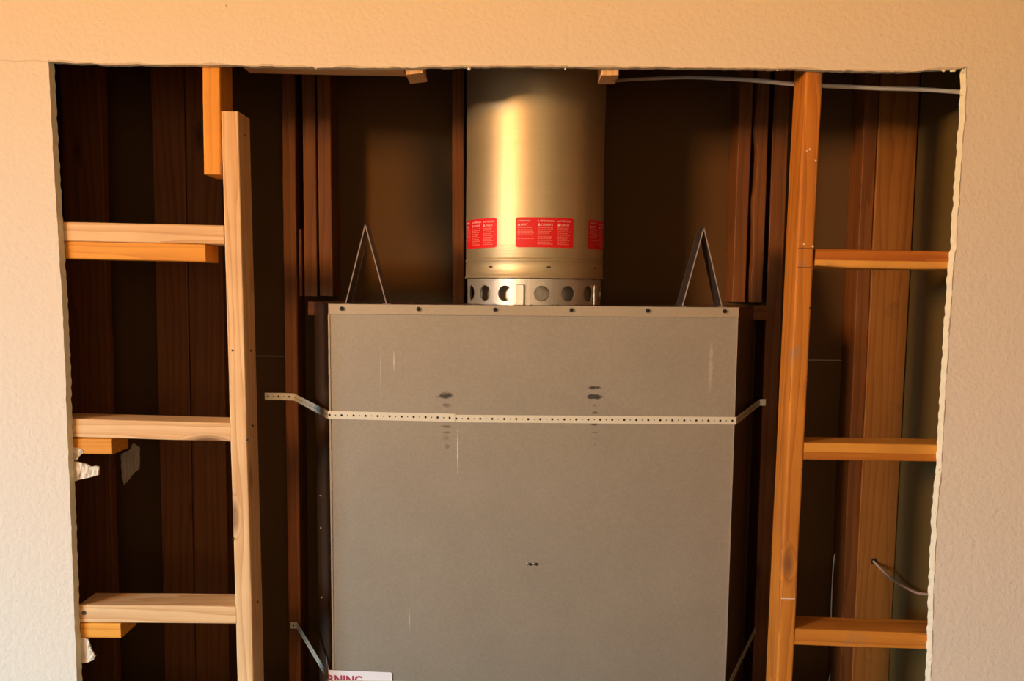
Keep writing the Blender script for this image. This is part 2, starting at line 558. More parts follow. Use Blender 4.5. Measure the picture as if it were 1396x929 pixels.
YB = 0.60                  # face of the far drywall
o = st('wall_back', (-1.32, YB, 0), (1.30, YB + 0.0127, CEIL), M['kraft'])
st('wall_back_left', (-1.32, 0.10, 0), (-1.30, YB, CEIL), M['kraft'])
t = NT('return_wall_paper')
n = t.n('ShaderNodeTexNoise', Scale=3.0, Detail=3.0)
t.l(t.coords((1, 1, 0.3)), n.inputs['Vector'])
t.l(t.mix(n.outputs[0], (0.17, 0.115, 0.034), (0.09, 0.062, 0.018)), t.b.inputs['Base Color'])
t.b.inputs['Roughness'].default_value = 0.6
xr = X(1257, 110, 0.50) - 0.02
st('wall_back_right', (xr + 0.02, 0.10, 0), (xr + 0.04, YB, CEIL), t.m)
# horizontal board seam on the far drywall
for (a, b, py) in ((296, 392, 485), (1100, 1152, 491)):
    p, q = at(a, py, YB - 0.001), at(b, py + 0.6, YB - 0.001)
    bm = bmesh.new()
    box(bm, (p.x, YB - 0.0012, p.z - 0.0011), (q.x, YB, p.z + 0.0011))
    s_ = link('drywall_seam', bm, M['seam'], o)
    s_.location = -o.location


# ------------------------------------------------------------------ lumber
def lumber(name, p0, p1, wx, dy, mat, label, cat='stud', group=None, seed=0, wane=None, cut=None, warp=0.0008,
           anchor='left', round_=0.003):
    """A board from p0 to p1 (ends of its centre line). wx: size across (x for a stud, z for a block), dy: depth."""
    p0, p1 = Vector(p0), Vector(p1)
    L = (p1 - p0).length
    d = (p1 - p0).normalized()
    c = (p0 + p1) / 2
    h = (wx / 2, dy / 2, L / 2)
    bm = bmesh.new()
    box(bm, (-h[0], -h[1], -h[2]), h)
    long_e = [e for e in bm.edges if abs((e.verts[0].co - e.verts[1].co).z) > L * 0.5]
    end_e = [e for e in bm.edges if e not in long_e]
    bmesh.ops.bevel(bm, geom=long_e, offset=round_, segments=3, affect='EDGES', profile=0.5)
    ns = max(3, int(L / 0.06))
    bmesh.ops.bisect_plane
    for k in range(1, ns):
        bmesh.ops.bisect_plane(bm, geom=bm.verts[:] + bm.edges[:] + bm.faces[:],
                               plane_co=(0, 0, -h[2] + L * k / ns), plane_no=(0, 0, 1))
    for v in bm.verts:
        s = noise.noise(Vector((seed * 3.1, 0, v.co.z * 3)))
        e = noise.noise(Vector((seed * 5.7 + 9, v.co.x * 30, v.co.z * 14)))
        v.co.x += s * warp + e * warp * 0.5
        v.co.y += noise.noise(Vector((seed, 7, v.co.z * 3))) * warp
        if wane:                                   # bark edge missing on one long edge
            sx, amt = wane
            if v.co.x * sx > 0 and v.co.y < 0:
                v.co.x -= sx * max(0, noise.noise(Vector((seed, 2, v.co.z * 9))) + 0.25) * amt
    o = link(name, bm, mat)
    o.location = c
    vert = abs(d.z) > 0.7
    if vert:
        o.rotation_euler = Vector((0, 0, 1)).rotation_difference(d).to_euler()
    else:                                          # local x -> world z, local z -> world x
        zl = d
        yl = Vector((0, 1, 0))
        xl = yl.cross(zl)
        o.rotation_euler = Matrix((xl, yl, zl)).transposed().to_euler()
    tag(o, label, cat, group)
    return o


def stud(name, pxt, pxb, yface, mat, label, dy=0.089, bottom=0.04, topz=CEIL - 0.04, wpx=None, seed=0, **kw):
    """pxt = (x_left, x_right, y) of the front face near its top, pxb the same lower down"""
    a0, a1 = at(pxt[0], pxt[2], yface), at(pxt[1], pxt[2], yface)
    b0, b1 = at(pxb[0], pxb[2], yface), at(pxb[1], pxb[2], yface)
    A, B = (a0 + a1) / 2, (b0 + b1) / 2
    wdt = ((a1.x - a0.x) + (b1.x - b0.x)) / 2
    k = (A - B) / (A.z - B.z)
    T = A + k * (topz - A.z)
    Bt = A + k * (bottom - A.z)
    off = Vector((0, dy / 2, 0))
    return lumber(name, Bt + off, T + off, wdt, dy, mat, label, seed=seed, **kw)


def block(name, l, r, yface, mat, label, dy=0.089, seed=0, xr_ext=0.0, **kw):
    """l = (x, y_top, y_bottom) px at the left end, r at the right end, of the front face"""
    a0, a1 = at(l[0], l[1], yface), at(l[0], l[2], yface)
    b0, b1 = at(r[0], r[1], yface), at(r[0], r[2], yface)
    hgt = ((a0.z - a1.z) + (b0.z - b1.z)) / 2
    A, B = (a0 + a1) / 2, (b0 + b1) / 2
    off = Vector((0, dy / 2, 0))
    return lumber(name, A + off, B + off, hgt, dy, mat, label, cat='block', seed=seed, **kw)


YS = YW + 0.0005
# --- left bay
stud_l = stud('wood_stud', (301, 324.5, 152), (323.6, 346, 929), YS, M['pine'],
              'pale pine stud with cut top end, carrying the three left blocks', topz=Z(312, 152, YS), seed=1)
stud_s = stud('wood_stud', (275.5, 300.4, 95), (278, 301.6, 234), YS, M['orange'],
              'short bright orange stud hanging from above, ending at the pale stud', bottom=Z(290, 238, YS), seed=2)
b1 = block('wood_block', (60, 302.0, 328.0), (304.8, 307, 333.5), YS, M['pine'], 'topmost pale pine block on the left, over a long orange block', seed=3)
b2 = block('wood_block', (60, 570.0, 596.0), (314.8, 577, 602), YS, M['pine'], 'middle pale pine block on the left, above torn plaster', seed=4)
b3 = block('wood_block', (108, 826.0, 849.0), (321.8, 827, 851.5), YS, M['pine'], 'lowest pale pine block on the left, its dusty top showing', seed=5)
block('wood_block', (60, 328.8, 352.0), (280, 333.2, 357.8), YS + 0.002, M['orange'], 'long orange block tucked under the topmost pale block', seed=6)
block('wood_block', (66, 597.5, 619.0), (152.5, 598.8, 620), YS + 0.002, M['orange'], 'short orange block stub under the middle pale block', seed=7)
block('wood_block', (72, 849.5, 870.0), (164.5, 850.7, 870.5), YS + 0.002, M['orange'], 'short orange block stub under the lowest pale block', seed=8)
# --- right bay
stud_r = stud('wood_stud', (1098, 1122.5, 95), (1059, 1080.5, 929), YS, M['aged'],
              'tall weathered orange stud with pencil lines, carrying the three right blocks', seed=11, warp=0.0018, round_=0.005)
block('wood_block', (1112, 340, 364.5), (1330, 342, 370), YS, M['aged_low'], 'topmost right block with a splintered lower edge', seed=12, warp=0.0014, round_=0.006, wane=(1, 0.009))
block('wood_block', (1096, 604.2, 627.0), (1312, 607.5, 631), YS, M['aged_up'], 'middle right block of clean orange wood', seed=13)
block('wood_block', (1084, 858, 880), (1300, 865, 887), YS, M['aged'], 'lowest right block with a dusty grey top face', seed=14, warp=0.0014)
# --- cut cripple studs and header strip above the opening
c1 = stud('wood_stud', (552, 576.5, 92), (553, 577.5, 100), YS, M['pine'], 'cut stub of stud poking below the top edge, left of the flue pipe',
          bottom=Z(566, 100.5, YS), topz=2.4, seed=21)
c2 = stud('wood_stud', (820, 844, 92), (820, 844, 102), YS, M['pine'], 'cut stub of stud poking below the top edge, right of the flue pipe',
          bottom=Z(832, 102.5, YS), topz=2.4, seed=22)
p, q = at(326, 89, YS), at(548, 95, YS)
lumber('header_board', (p.x, YS + 0.0445, at(326, 74.5, YS).z), (q.x, YS + 0.0445, at(551, 79, YS).z), 0.038, 0.089, M['pine'],
       'thin sliver of pale header board along the top edge', cat='board', seed=23)


# details on the front lumber -------------------------------------------------
def on(o, px, py, Y):
    """world point -> local point of object o"""
    mw = Matrix.Translation(o.location) @ o.rotation_euler.to_matrix().to_4x4()
    return mw.inverted(), at(px, py, Y)


def disc(name, parent, P, axis, r, h, mat, seg=10):
    """small round head standing out of a face at world point P along axis"""
    bm = bmesh.new()
    bmesh.ops.create_cone(bm, cap_ends=True, segments=seg, radius1=r, radius2=r * 0.8, depth=h)
    o = link(name, bm, mat, parent)
    mp = Matrix.Translation(parent.location) @ parent.rotation_euler.to_matrix().to_4x4()
    Mx = Matrix.Translation(P) @ Vector((0, 0, 1)).rotation_difference(Vector(axis)).to_matrix().to_4x4()
    o.matrix_basis = mp.inverted() @ Mx
    return o


def strip(name, parent, P, w_, h_, th, mat, rot=0.0):
    bm = bmesh.new()
    box(bm, (-w_ / 2, -th, -h_ / 2), (w_ / 2, th, h_ / 2))
    o = link(name, bm, mat, parent)
    mp = Matrix.Translation(parent.location) @ parent.rotation_euler.to_matrix().to_4x4()
    o.matrix_basis = mp.inverted() @ (Matrix.Translation(P) @ Matrix.Rotation(rot, 4, 'Y'))
    return o


for px, py in ((317, 478), (337, 600), (318, 735)):
    disc('nail', stud_l, at(px, py, YS), (0, -1, 0), 0.0026, 0.003, M['nail'])
xs = X(324.5, 152, YS)
for px, py in ((347, 480), (349, 585), (352, 830), (336, 180)):
    k = at(324.5 + (py - 152) * 0.0286, py, YS)
    disc('nail', stud_l, Vector((k.x, YS + 0.045, k.z)), (1, 0, 0), 0.003, 0.003, M['nail'])
for px, py, c in ((1104, 420, 'nail'), (1101, 515, 'nail'), (1094, 640, 'nail'), (1100, 206, 'chalk'), (1104, 204, 'chalk'), (1112, 219, 'chalk'), (1108, 336, 'chalk'),
                  (1096, 333, 'chalk')):
    disc('nail' if c == 'nail' else 'plaster_speck', stud_r, at(px, py, YS), (0, -1, 0), 0.0024, 0.0028, M[c])
for py, m, hh in ((338.5, 'pencil', 0.0011), (364.5, 'pencil', 0.0011), (816.5, 'chalk', 0.0018)):
    cx = 1098 + 12 - (py - 95) * 0.0486 - 0.6
    strip('pencil_line' if m == 'pencil' else 'scribed_line', stud_r, at(cx, py, YS), 0.030, hh, 0.0012, M[m], 0.01)
disc('knot_hole', b3, at(114.5, 836, YS), (0, -1, 0), 0.006, 0.003, M['nail'], 12)

# --- framing far inside the chase
YF = 0.50
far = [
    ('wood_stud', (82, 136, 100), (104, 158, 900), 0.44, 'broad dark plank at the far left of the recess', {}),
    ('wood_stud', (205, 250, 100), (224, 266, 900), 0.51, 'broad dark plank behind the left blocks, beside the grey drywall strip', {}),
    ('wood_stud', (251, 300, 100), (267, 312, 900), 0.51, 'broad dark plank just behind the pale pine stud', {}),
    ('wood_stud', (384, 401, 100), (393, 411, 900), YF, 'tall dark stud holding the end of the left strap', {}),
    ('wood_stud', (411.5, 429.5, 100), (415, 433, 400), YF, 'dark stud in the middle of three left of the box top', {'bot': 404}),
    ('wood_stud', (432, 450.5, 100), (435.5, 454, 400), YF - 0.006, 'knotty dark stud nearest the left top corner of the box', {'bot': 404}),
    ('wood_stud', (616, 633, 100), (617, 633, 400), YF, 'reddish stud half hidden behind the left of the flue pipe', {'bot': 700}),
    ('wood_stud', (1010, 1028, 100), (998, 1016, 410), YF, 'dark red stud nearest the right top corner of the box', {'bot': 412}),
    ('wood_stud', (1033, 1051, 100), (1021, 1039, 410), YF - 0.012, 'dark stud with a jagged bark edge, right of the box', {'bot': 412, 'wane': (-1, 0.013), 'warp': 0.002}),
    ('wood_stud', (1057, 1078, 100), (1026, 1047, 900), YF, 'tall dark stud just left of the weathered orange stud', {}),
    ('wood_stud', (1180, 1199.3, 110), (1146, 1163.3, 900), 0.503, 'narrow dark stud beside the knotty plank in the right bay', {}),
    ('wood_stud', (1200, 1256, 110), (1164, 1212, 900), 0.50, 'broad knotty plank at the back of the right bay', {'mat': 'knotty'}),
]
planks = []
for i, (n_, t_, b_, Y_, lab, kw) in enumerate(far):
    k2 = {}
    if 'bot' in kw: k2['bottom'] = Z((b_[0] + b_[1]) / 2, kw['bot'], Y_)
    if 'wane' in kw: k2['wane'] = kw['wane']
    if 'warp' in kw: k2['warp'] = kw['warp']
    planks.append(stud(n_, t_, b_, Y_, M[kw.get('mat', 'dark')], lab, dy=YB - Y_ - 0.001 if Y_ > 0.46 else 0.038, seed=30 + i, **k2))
# filler and sill boards
fz = at(407, 313, YF)
lumber('wood_block', (X(409.5, 404, YF), YF + 0.045, Z(406, 404, YF)), (X(408.5, 313, YF), YF + 0.045, fz.z), 0.0085, 0.08, M['dark'],
       'thin filler piece between the dark studs left of the box', cat='block', seed=50)
block('wood_block', (420, 411, 430), (500, 412, 431), YF - 0.01, M['dark'], 'dark sill board under the studs at the left top corner of the box', seed=51)
block('wood_block', (960, 416, 436), (1046, 417, 437), YF - 0.014, M['dark'], 'dark sill board under the studs at the right top corner of the box', seed=52)
# top plate of the far frame
lumber('top_plate', (-1.28, 0.583, CEIL - 0.02), (1.08, 0.583, CEIL - 0.02), 0.038, 0.03, M['dark'], 'dark top plate across the far studs', cat='plate', seed=53)


# ------------------------------------------------------------------ fireplace box seen from behind
tl, tr = at(449.5, 415, YP), at(1005, 419, YP)
bl, br = at(454, 929, YP), at(989.5, 929, YP)
xl, xrr = (tl.x + bl.x) / 2, (tr.x + br.x) / 2
ztop = (tl.z + tr.z) / 2
zbot = 0.12
BOX = empty('fireplace_box', ((xl + xrr) / 2, YP + 0.17, zbot), 'large galvanised fireplace box seen from behind, with a strap round it', 'fireplace')
bo = BOX.location.copy()
YR = 0.495
xL2, xR2 = X(428, 415, YR), X(1028, 419, YR)
# back panel as folded sheet
bm = bmesh.new()
box(bm, (xl, YP, zbot), (xrr, YP + 0.0015, ztop - 0.022))
panel = link('back_panel', bm, M['panel'], BOX); panel.location = -bo
bm = bmesh.new()
box(bm, (xl - 0.0015, YP - 0.0022, ztop - 0.0235), (xrr + 0.002, YP - 0.0004, ztop))
bmesh.ops.bevel(bm, geom=bm.edges[:], offset=0.0004, segments=1, affect='EDGES')
fl = link('top_flange', bm, M['flange'], BOX); fl.location = -bo
for nm, x0, x1 in (('edge_flange', xl - 0.0025, xl + 0.0015), ('edge_flange', xrr - 0.001, xrr + 0.001)):
    bm = bmesh.new()
    box(bm, (x0, YP - 0.0018, zbot), (x1, YP + 0.012, ztop - 0.0235))
    e = link(nm, bm, M['flange'], BOX); e.location = -bo


def prism(bm, poly, z0, z1):
    lo = [bm.verts.new((x, y, z0)) for x, y in poly]
    hi = [bm.verts.new((x, y, z1)) for x, y in poly]
    n_ = len(poly)
    bm.faces.new(lo[::-1]); bm.faces.new(hi)
    for i in range(n_):
        bm.faces.new((lo[i], lo[(i + 1) % n_], hi[(i + 1) % n_], hi[i]))


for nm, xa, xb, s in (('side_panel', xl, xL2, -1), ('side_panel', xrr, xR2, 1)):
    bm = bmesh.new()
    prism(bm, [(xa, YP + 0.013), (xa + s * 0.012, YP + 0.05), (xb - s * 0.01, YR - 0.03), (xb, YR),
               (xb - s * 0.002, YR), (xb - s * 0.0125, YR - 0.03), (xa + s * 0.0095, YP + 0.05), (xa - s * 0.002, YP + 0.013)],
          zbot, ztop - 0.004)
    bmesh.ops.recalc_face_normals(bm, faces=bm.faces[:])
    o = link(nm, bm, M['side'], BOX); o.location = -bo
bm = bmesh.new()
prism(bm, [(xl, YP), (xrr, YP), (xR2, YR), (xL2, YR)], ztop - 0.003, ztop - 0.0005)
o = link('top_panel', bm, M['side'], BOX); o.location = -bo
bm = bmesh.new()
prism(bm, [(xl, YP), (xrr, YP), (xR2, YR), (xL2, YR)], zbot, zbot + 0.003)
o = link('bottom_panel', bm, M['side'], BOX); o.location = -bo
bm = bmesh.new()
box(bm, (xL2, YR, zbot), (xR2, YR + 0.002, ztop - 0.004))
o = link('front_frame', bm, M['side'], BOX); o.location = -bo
for px, py in ((466, 421), (570.5, 421.5), (675, 422.3), (779, 423), (883, 424), (988, 424.6)):
    k = at(px, py, YP - 0.002)
    bm = bmesh.new()
    bmesh.ops.create_cone(bm, cap_ends=True, segments=6, radius1=0.0052, radius2=0.0046, depth=0.005)
    bmesh.ops.create_cone(bm, cap_ends=True, segments=12, radius1=0.003, radius2=0.002, depth=0.009)
    o = link('screw', bm, M['black'], BOX)
    o.rotation_euler = (math.pi / 2, random.random(), 0)
    o.location = Vector((k.x, YP - 0.0045, k.z)) - bo
for px, py in ((719.5, 769), (727.5, 769)):
    k = at(px, py, YP)
    bm = bmesh.new()
    bmesh.ops.create_uvsphere(bm, u_segments=10, v_segments=6, radius=0.0036)
    o = link('screw', bm, M['steel'], BOX, smooth=True)
    o.location = Vector((k.x, YP - 0.001, k.z)) - bo
    bm = bmesh.new()
    bmesh.ops.create_cone(bm, cap_ends=True, segments=12, radius1=0.0034, radius2=0.0034, depth=0.002)
    o = link('screw_hole', bm, M['hole'], BOX)
    o.rotation_euler = (math.pi / 2, 0, 0)
    o.location = Vector((k.x + 0.0068, YP - 0.0006, k.z - 0.0012)) - bo
# small bright rivets on the dark sides
for px, py in ((424, 676), (436, 720), (423, 815)):
    Yq = 0.40
    k = at(px, py, Yq)
    disc('rivet', BOX, Vector((xl + (xL2 - xl) * (Yq - YP) / (YR - YP) - 0.001, Yq, k.z)), (-1, -0.2, 0), 0.004, 0.004, M['steel'])

# warning sticker wrapped round the lower left corner
ST0 = at(449.0, 913.5, YP)
ang = -0.030


def wrapx(u, v, lift):
    """u metres right of the corner (negative folds round it), v metres down from the sticker's top"""
    x, z = u, -v + u * math.tan(ang)
    if x >= 0:
        return Vector((ST0.x + x, YP - 0.0028 - lift, ST0.z + z))
    return Vector((ST0.x - 0.001 - lift + x * 0.25, YP - 0.0024 - x * 0.97, ST0.z + z))


bm = bmesh.new()
us = [-0.09, -0.06, -0.03, -0.001, 0.0, 0.05, 0.10, 0.148, 0.151]
vs_ = [0.0, 0.003, 0.05, 0.09]
g = [[bm.verts.new(wrapx(u, v + (0.003 if (u > 0.150 and v == 0) else 0), 0)) for v in vs_] for u in us]
for i in range(len(us) - 1):
    for j in range(len(vs_) - 1):
        bm.faces.new((g[i][j], g[i][j + 1], g[i + 1][j + 1], g[i + 1][j]))
stk = link('warning_sticker', bm, M['white'], BOX); stk.location = -bo
tag(stk, 'white sticker with dark red WARNING lettering')


def text_mesh(body, size, bold=0.0, align='LEFT', spacing=1.0):
    cu = bpy.data.curves.new('lettering', 'FONT')
    cu.body = body
    cu.size = size
    cu.align_x = align
    cu.offset = bold
    cu.space_character = spacing
    cu.resolution_u = 3
    ob = bpy.data.objects.new('tmp', cu)
    COL.objects.link(ob)
    bpy.context.view_layer.update()
    me = bpy.data.meshes.new_from_object(ob.evaluated_get(bpy.context.evaluated_depsgraph_get()))
    bpy.data.objects.remove(ob)
    bm = bmesh.new()
    bm.from_mesh(me)
    bpy.data.meshes.remove(me)
    return bm


bm = text_mesh('WARNING', 0.0265, 0.0008, spacing=1.02)
x0, x1 = min(v.co.x for v in bm.verts), max(v.co.x for v in bm.verts)
uR = X(494, 925, YP) - ST0.x
bmesh.ops.bisect_plane(bm, geom=bm.verts[:] + bm.edges[:] + bm.faces[:], plane_co=(x1 - uR, 0, 0), plane_no=(1, 0, 0))
for v in bm.verts:
    v.co = wrapx(v.co.x - x1 + uR, 0.0112 + (0.0195 - v.co.y), 0.0005)
o = link('lettering', bm, M['maroon'], stk)
bm = bmesh.new()
for k in range(3):
    v0 = 0.045 + k * 0.012
    g = [[bm.verts.new(wrapx(u, v, 0.0005)) for v in (v0, v0 + 0.003)] for u in (0.006, 0.06, 0.13 - 0.02 * k)]
    for i in range(2):
        bm.faces.new((g[i][0], g[i][1], g[i + 1][1], g[i + 1][0]))
link('small_print', bm, M['maroon'], stk)


# ------------------------------------------------------------------ perforated straps
def strap(path, half, label, name='metal_strap', hole0=0.0085, pitch=0.0279, holes=True):
    """ribbon along a list of points (vertical band), thin, with punched holes drawn as recessed discs"""
    loc = Vector(path[0])
    root = empty(name, loc, label, 'strap')
    bm = bmesh.new()
    P = [Vector(p) - loc for p in path]
    rows = []
    for i, p in enumerate(P):
        d = (P[min(i + 1, len(P) - 1)] - P[max(i - 1, 0)]); d.z = 0
        n = Vector((d.y, -d.x, 0)).normalized() * 0.0007
        zz = Vector((0, 0, half))
        rows.append([bm.verts.new(q) for q in (p + n + zz, p + n - zz, p - n - zz, p - n + zz)])
    for a, b in zip(rows[:-1], rows[1:]):
        for k in range(4):
            bm.faces.new((a[k], b[k], b[(k + 1) % 4], a[(k + 1) % 4]))
    bm.faces.new(rows[0]); bm.faces.new(rows[-1][::-1])
    bmesh.ops.recalc_face_normals(bm, faces=bm.faces[:])
    link('band', bm, M['strap'], root)
    if holes:
        hb = bmesh.new()
        s = hole0; big = True
        L = [(b - a).length for a, b in zip(P[:-1], P[1:])]
        tot = sum(L)
        while s < tot - 0.004:
            q = s; i = 0
            while q > L[i]: q -= L[i]; i += 1
            d = (P[i + 1] - P[i]).normalized()
            n = Vector((d.y, -d.x, 0)).normalized()
            c = P[i] + d * q + n * 0.0009
            r = 0.0027 if big else 0.0014
            vs = [hb.verts.new(c + d * (r * math.cos(a)) + Vector((0, 0, r * math.sin(a)))) for a in [k * math.pi / 5 for k in range(10)]]
            hb.faces.new(vs)
            s += pitch / 2; big = not big
        h_ = link('punched_holes', hb, M['hole'], root)
    return root


def lerp(a, b, n):
    return [Vector(a).lerp(Vector(b), i / n) for i in range(n)]


YT = YP - 0.0040
zs = Z(449, 566, YT)
cL = Vector((xl - 0.004, YT, zs))
e1 = Vector((X(620.5, 569, YT), YT, Z(620.5, 570, YT)))
kL = Vector((X(401, 540, YF - 0.004), YF - 0.004, zs + 0.002))
sL = strap([Vector((X(361, 536, YF - 0.01), YF - 0.010, zs + 0.004)), Vector((X(384, 537, YF - 0.01), YF - 0.010, zs + 0.004)), kL, cL, e1],
           0.0094, 'bright perforated strap from the left stud to its end over the box')
e0 = Vector((X(617, 570.5, YT), YT + 0.0016, Z(617, 571, YT)))
cR = Vector((xrr + 0.004, YT + 0.0016, Z(997, 574, YT)))
kR = Vector((X(1036, 545, YF - 0.004), YF - 0.004, cR.z + 0.004))
strap([e0, cR, kR, Vector((X(1044, 545, YF - 0.004), YF - 0.004, cR.z + 0.004))], 0.0088,
      'duller perforated strap from mid box round its right corner')
zl = EYE.z - 0.945
strap([Vector((X(396, 850, YF - 0.004), YF - 0.004, zl + 0.02)), Vector((X(405, 855, YF - 0.004), YF - 0.004, zl + 0.02)), Vector((xl - 0.004, YT, zl)),
       Vector((xrr + 0.004, YT, zl - 0.004)), Vector((X(1030, 860, YF - 0.004), YF - 0.004, zl + 0.02))], 0.0092,
      'lower strap slanting in the dark gap by the bottom left of the box')

# ------------------------------------------------------------------ stand-off brackets on the box top


def standoff(pl, pa, pr, Yf, depth, label):
    A, B, C_ = at(pl[0], pl[1], Yf), at(pa[0], pa[1], Yf), at(pr[0], pr[1], Yf)
    A.z = C_.z = ztop
    root = empty('standoff_bracket', ((A.x + C_.x) / 2, Yf + depth / 2, ztop), label, 'bracket', 'stand-off brackets on the box top')
    loc = root.location
    th = 0.0014
    for (a, b, s) in ((A, B, 1), (C_, B, -1)):
        d = (b - a).normalized()
        n = Vector((0, 1, 0)).cross(d).normalized()
        bm = bmesh.new()
        # narrow web with two folded rims, wide at the foot
        def slab(o1, o2, y0a, y0b, y1a, y1b):
            v = []
            for (p, ya, yb) in ((a, y0a, y1a), (b, y0b, y1b)):
                for off in (o1, o2):
                    for y in (ya, yb):
                        q = p + n * off; v.append(bm.verts.new((q.x - loc.x, y - loc.y, q.z - loc.z)))
            for f in ((0, 1, 3, 2), (4, 6, 7, 5), (0, 4, 5, 1), (2, 3, 7, 6), (0, 2, 6, 4), (1, 5, 7, 3)):
                bm.faces.new([v[i] for i in f])
        slab(-th / 2, th / 2, Yf, Yf, Yf + depth, Yf + depth * 0.8)
        slab(-0.0010 * s, 0.0016 * s, Yf - 0.001, Yf - 0.001, Yf + 0.0008, Yf + 0.0008)
        slab(-0.0008 * s, 0.0012 * s, Yf + depth - 0.001, Yf + depth * 0.8, Yf + depth, Yf + depth * 0.8 + 0.001)
        bmesh.ops.recalc_face_normals(bm, faces=bm.faces[:])
        link('leg', bm, M['bracket'], root)
    for P_ in (A, C_):
        bm = bmesh.new()
        box(bm, (P_.x - 0.009 - loc.x, Yf - loc.y, 0), (P_.x + 0.009 - loc.x, Yf + depth - loc.y, 0.0012))
        link('foot', bm, M['bracket'], root)
    return root


standoff((471, 410), (498, 306), (527, 411), YP + 0.05, 0.085, 'bent metal A-shaped bracket on the box top, left of the flue pipe')
standoff((930, 414), (959.5, 310), (984.5, 414), YP + 0.05, 0.085, 'bent metal A-shaped bracket on the box top, right of the flue pipe')

# ------------------------------------------------------------------ flue pipe
YC = 0.385
pc = at(730.5, 300, YC)
xc = X(728.5, 350, YC)
R = (X(824, 250, YC) - X(636, 250, YC)) / 2 * 0.996
PIPE = empty('flue_pipe', (xc, YC, ztop), 'wide round steel flue pipe with red labels on top of the box', 'pipe')
# heights: pixel rows read at the front of the pipe
YFp = YC - R
zf = lambda py: Z(730, py, YFp) - ztop


def ring(bm, prof, seg=96, a0=0.0):
    """lathe of (radius, z)"""
    rows = []
    for r, z in prof:
        rows.append([bm.verts.new((r * math.cos(t), r * math.sin(t), z)) for t in [a0 + 2 * math.pi * k / seg for k in range(seg)]])
    for a, b in zip(rows[:-1], rows[1:]):
        for k in range(seg):
            bm.faces.new((a[k], a[(k + 1) % seg], b[(k + 1) % seg], b[k]))


bm = bmesh.new()
z1 = zf(352)
zz = [z1 + 0.002 + (CEIL - ztop - z1 - 0.002) * k / 24 for k in range(25)]
ring(bm, [(R - 0.004, z1 - 0.004), (R - 0.001, z1 - 0.002)] + [(R + 0.0006 * math.sin(k * 0.9), z) for k, z in enumerate(zz)])
body = link('pipe_body', bm, M['pipe'], PIPE, smooth=True)
bm = bmesh.new()
z2 = zf(379)
ring(bm, [(R - 0.006, z1 - 0.0005), (R + 0.0015, z1 - 0.0015), (R + 0.0022, z1 - 0.004), (R + 0.0005, z1 - 0.0065), (R + 0.0008, z1 - 0.018), (R + 0.001, z2 + 0.004),
          (R + 0.0032, z2 + 0.002), (R + 0.0032, z2 - 0.0005), (R - 0.004, z2 - 0.001)])
link('locking_band', bm, M['pipe'], PIPE, smooth=True)
# perforated collar
Rc = R - 0.0035
hc = z2 - 0.002
bm = bmesh.new()
hole_deg = [-68, -46, -25.5, 5, 27.5, 50, 72, 94, 116, 138, 160, 182, 204, 226, 248, 270]
hr = 0.0185
hz = zf(400.5)


def cyl(u, z, r=Rc):        # u = angle in radians from the camera side, positive to the right
    return Vector((r * math.sin(u), -r * math.cos(u), z))


def patch(u0, u1, n):
    prev = None
    for i in range(n + 1):
        u = u0 + (u1 - u0) * i / n
        row = [bm.verts.new(cyl(u, z)) for z in (0.0, hc)]
        if prev: bm.faces.new((prev[0], row[0], row[1], prev[1]))
        prev = row


half = math.radians(9.3)
last = None
for hd in hole_deg:
    c = math.radians(hd)
    N = 40
    rings_ = []
    for t_ in (0.0, 0.35, 1.0):
        rg = []
        for k in range(N):
            a = 2 * math.pi * k / N + math.pi / N
            ca, sa = math.cos(a), math.sin(a)
            cu_, cz = hr * ca / Rc, hr * sa
            # rectangle point on the same ray
            W, Ht, Hb = half * Rc, hc - hz, hz
            H_ = Ht if sa > 0 else Hb
            s_ = min(W / max(abs(ca), 1e-6), H_ / max(abs(sa), 1e-6))
            ru, rz = s_ * ca / Rc, s_ * sa
            rg.append(bm.verts.new(cyl(c + cu_ * (1 - t_) + ru * t_, hz + cz * (1 - t_) + rz * t_)))
        rings_.append(rg)
    lipv = [bm.verts.new(cyl(c + hr * math.cos(2 * math.pi * k / N + math.pi / N) / Rc, hz + hr * math.sin(2 * math.pi * k / N + math.pi / N), Rc - 0.0018)) for k in range(N)]
    for a_, b_ in ((lipv, rings_[0]), (rings_[0], rings_[1]), (rings_[1], rings_[2])):
        for k in range(N):
            bm.faces.new((a_[k], a_[(k + 1) % N], b_[(k + 1) % N], b_[k]))
degs = sorted(hole_deg)
for i, hd in enumerate(degs):
    nx = degs[(i + 1) % len(degs)] + (360 if i + 1 == len(degs) else 0)
    a0_, a1_ = math.radians(hd) + half, math.radians(nx) - half
    if a1_ - a0_ > 0.001: patch(a0_, a1_, max(1, int((a1_ - a0_) / 0.06)))
bmesh.ops.recalc_face_normals(bm, faces=bm.faces[:])
link('perforated_collar', bm, M['collar'], PIPE)
bm = bmesh.new()
ring(bm, [(Rc - 0.026, 0.0), (Rc - 0.026, z1)], 64)
link('inner_liner', bm, M['collar'], PIPE, smooth=True)
for (deg, wd) in ((-12.3, 0.0185), (60, 0.0185)):
    a = math.radians(deg)
    bm = bmesh.new()
    box(bm, (-wd / 2, -0.0045, 0.0), (wd / 2, 0.0, hc - 0.014))
    bmesh.ops.bevel(bm, geom=bm.edges[:], offset=0.001, segments=1, affect='EDGES')
    o = link('tab', bm, M['collar'], PIPE)
    o.location = cyl(a, 0.0, Rc + 0.001)
    o.rotation_euler = (0, 0, a)
for px, py in ((671, 364.5), (746, 364), (809, 368)):
    a = math.asin(max(-1, min(1, (px - 729.5) / 95.0)))
    bm = bmesh.new()
    box(bm, (-0.0045, -0.002, -0.0014), (0.0045, 0.001, 0.0014))
    o = link('slot', bm, M['hole'], PIPE)
    o.location = cyl(a, zf(364), R + 0.001)
    o.rotation_euler = (0, 0, a)

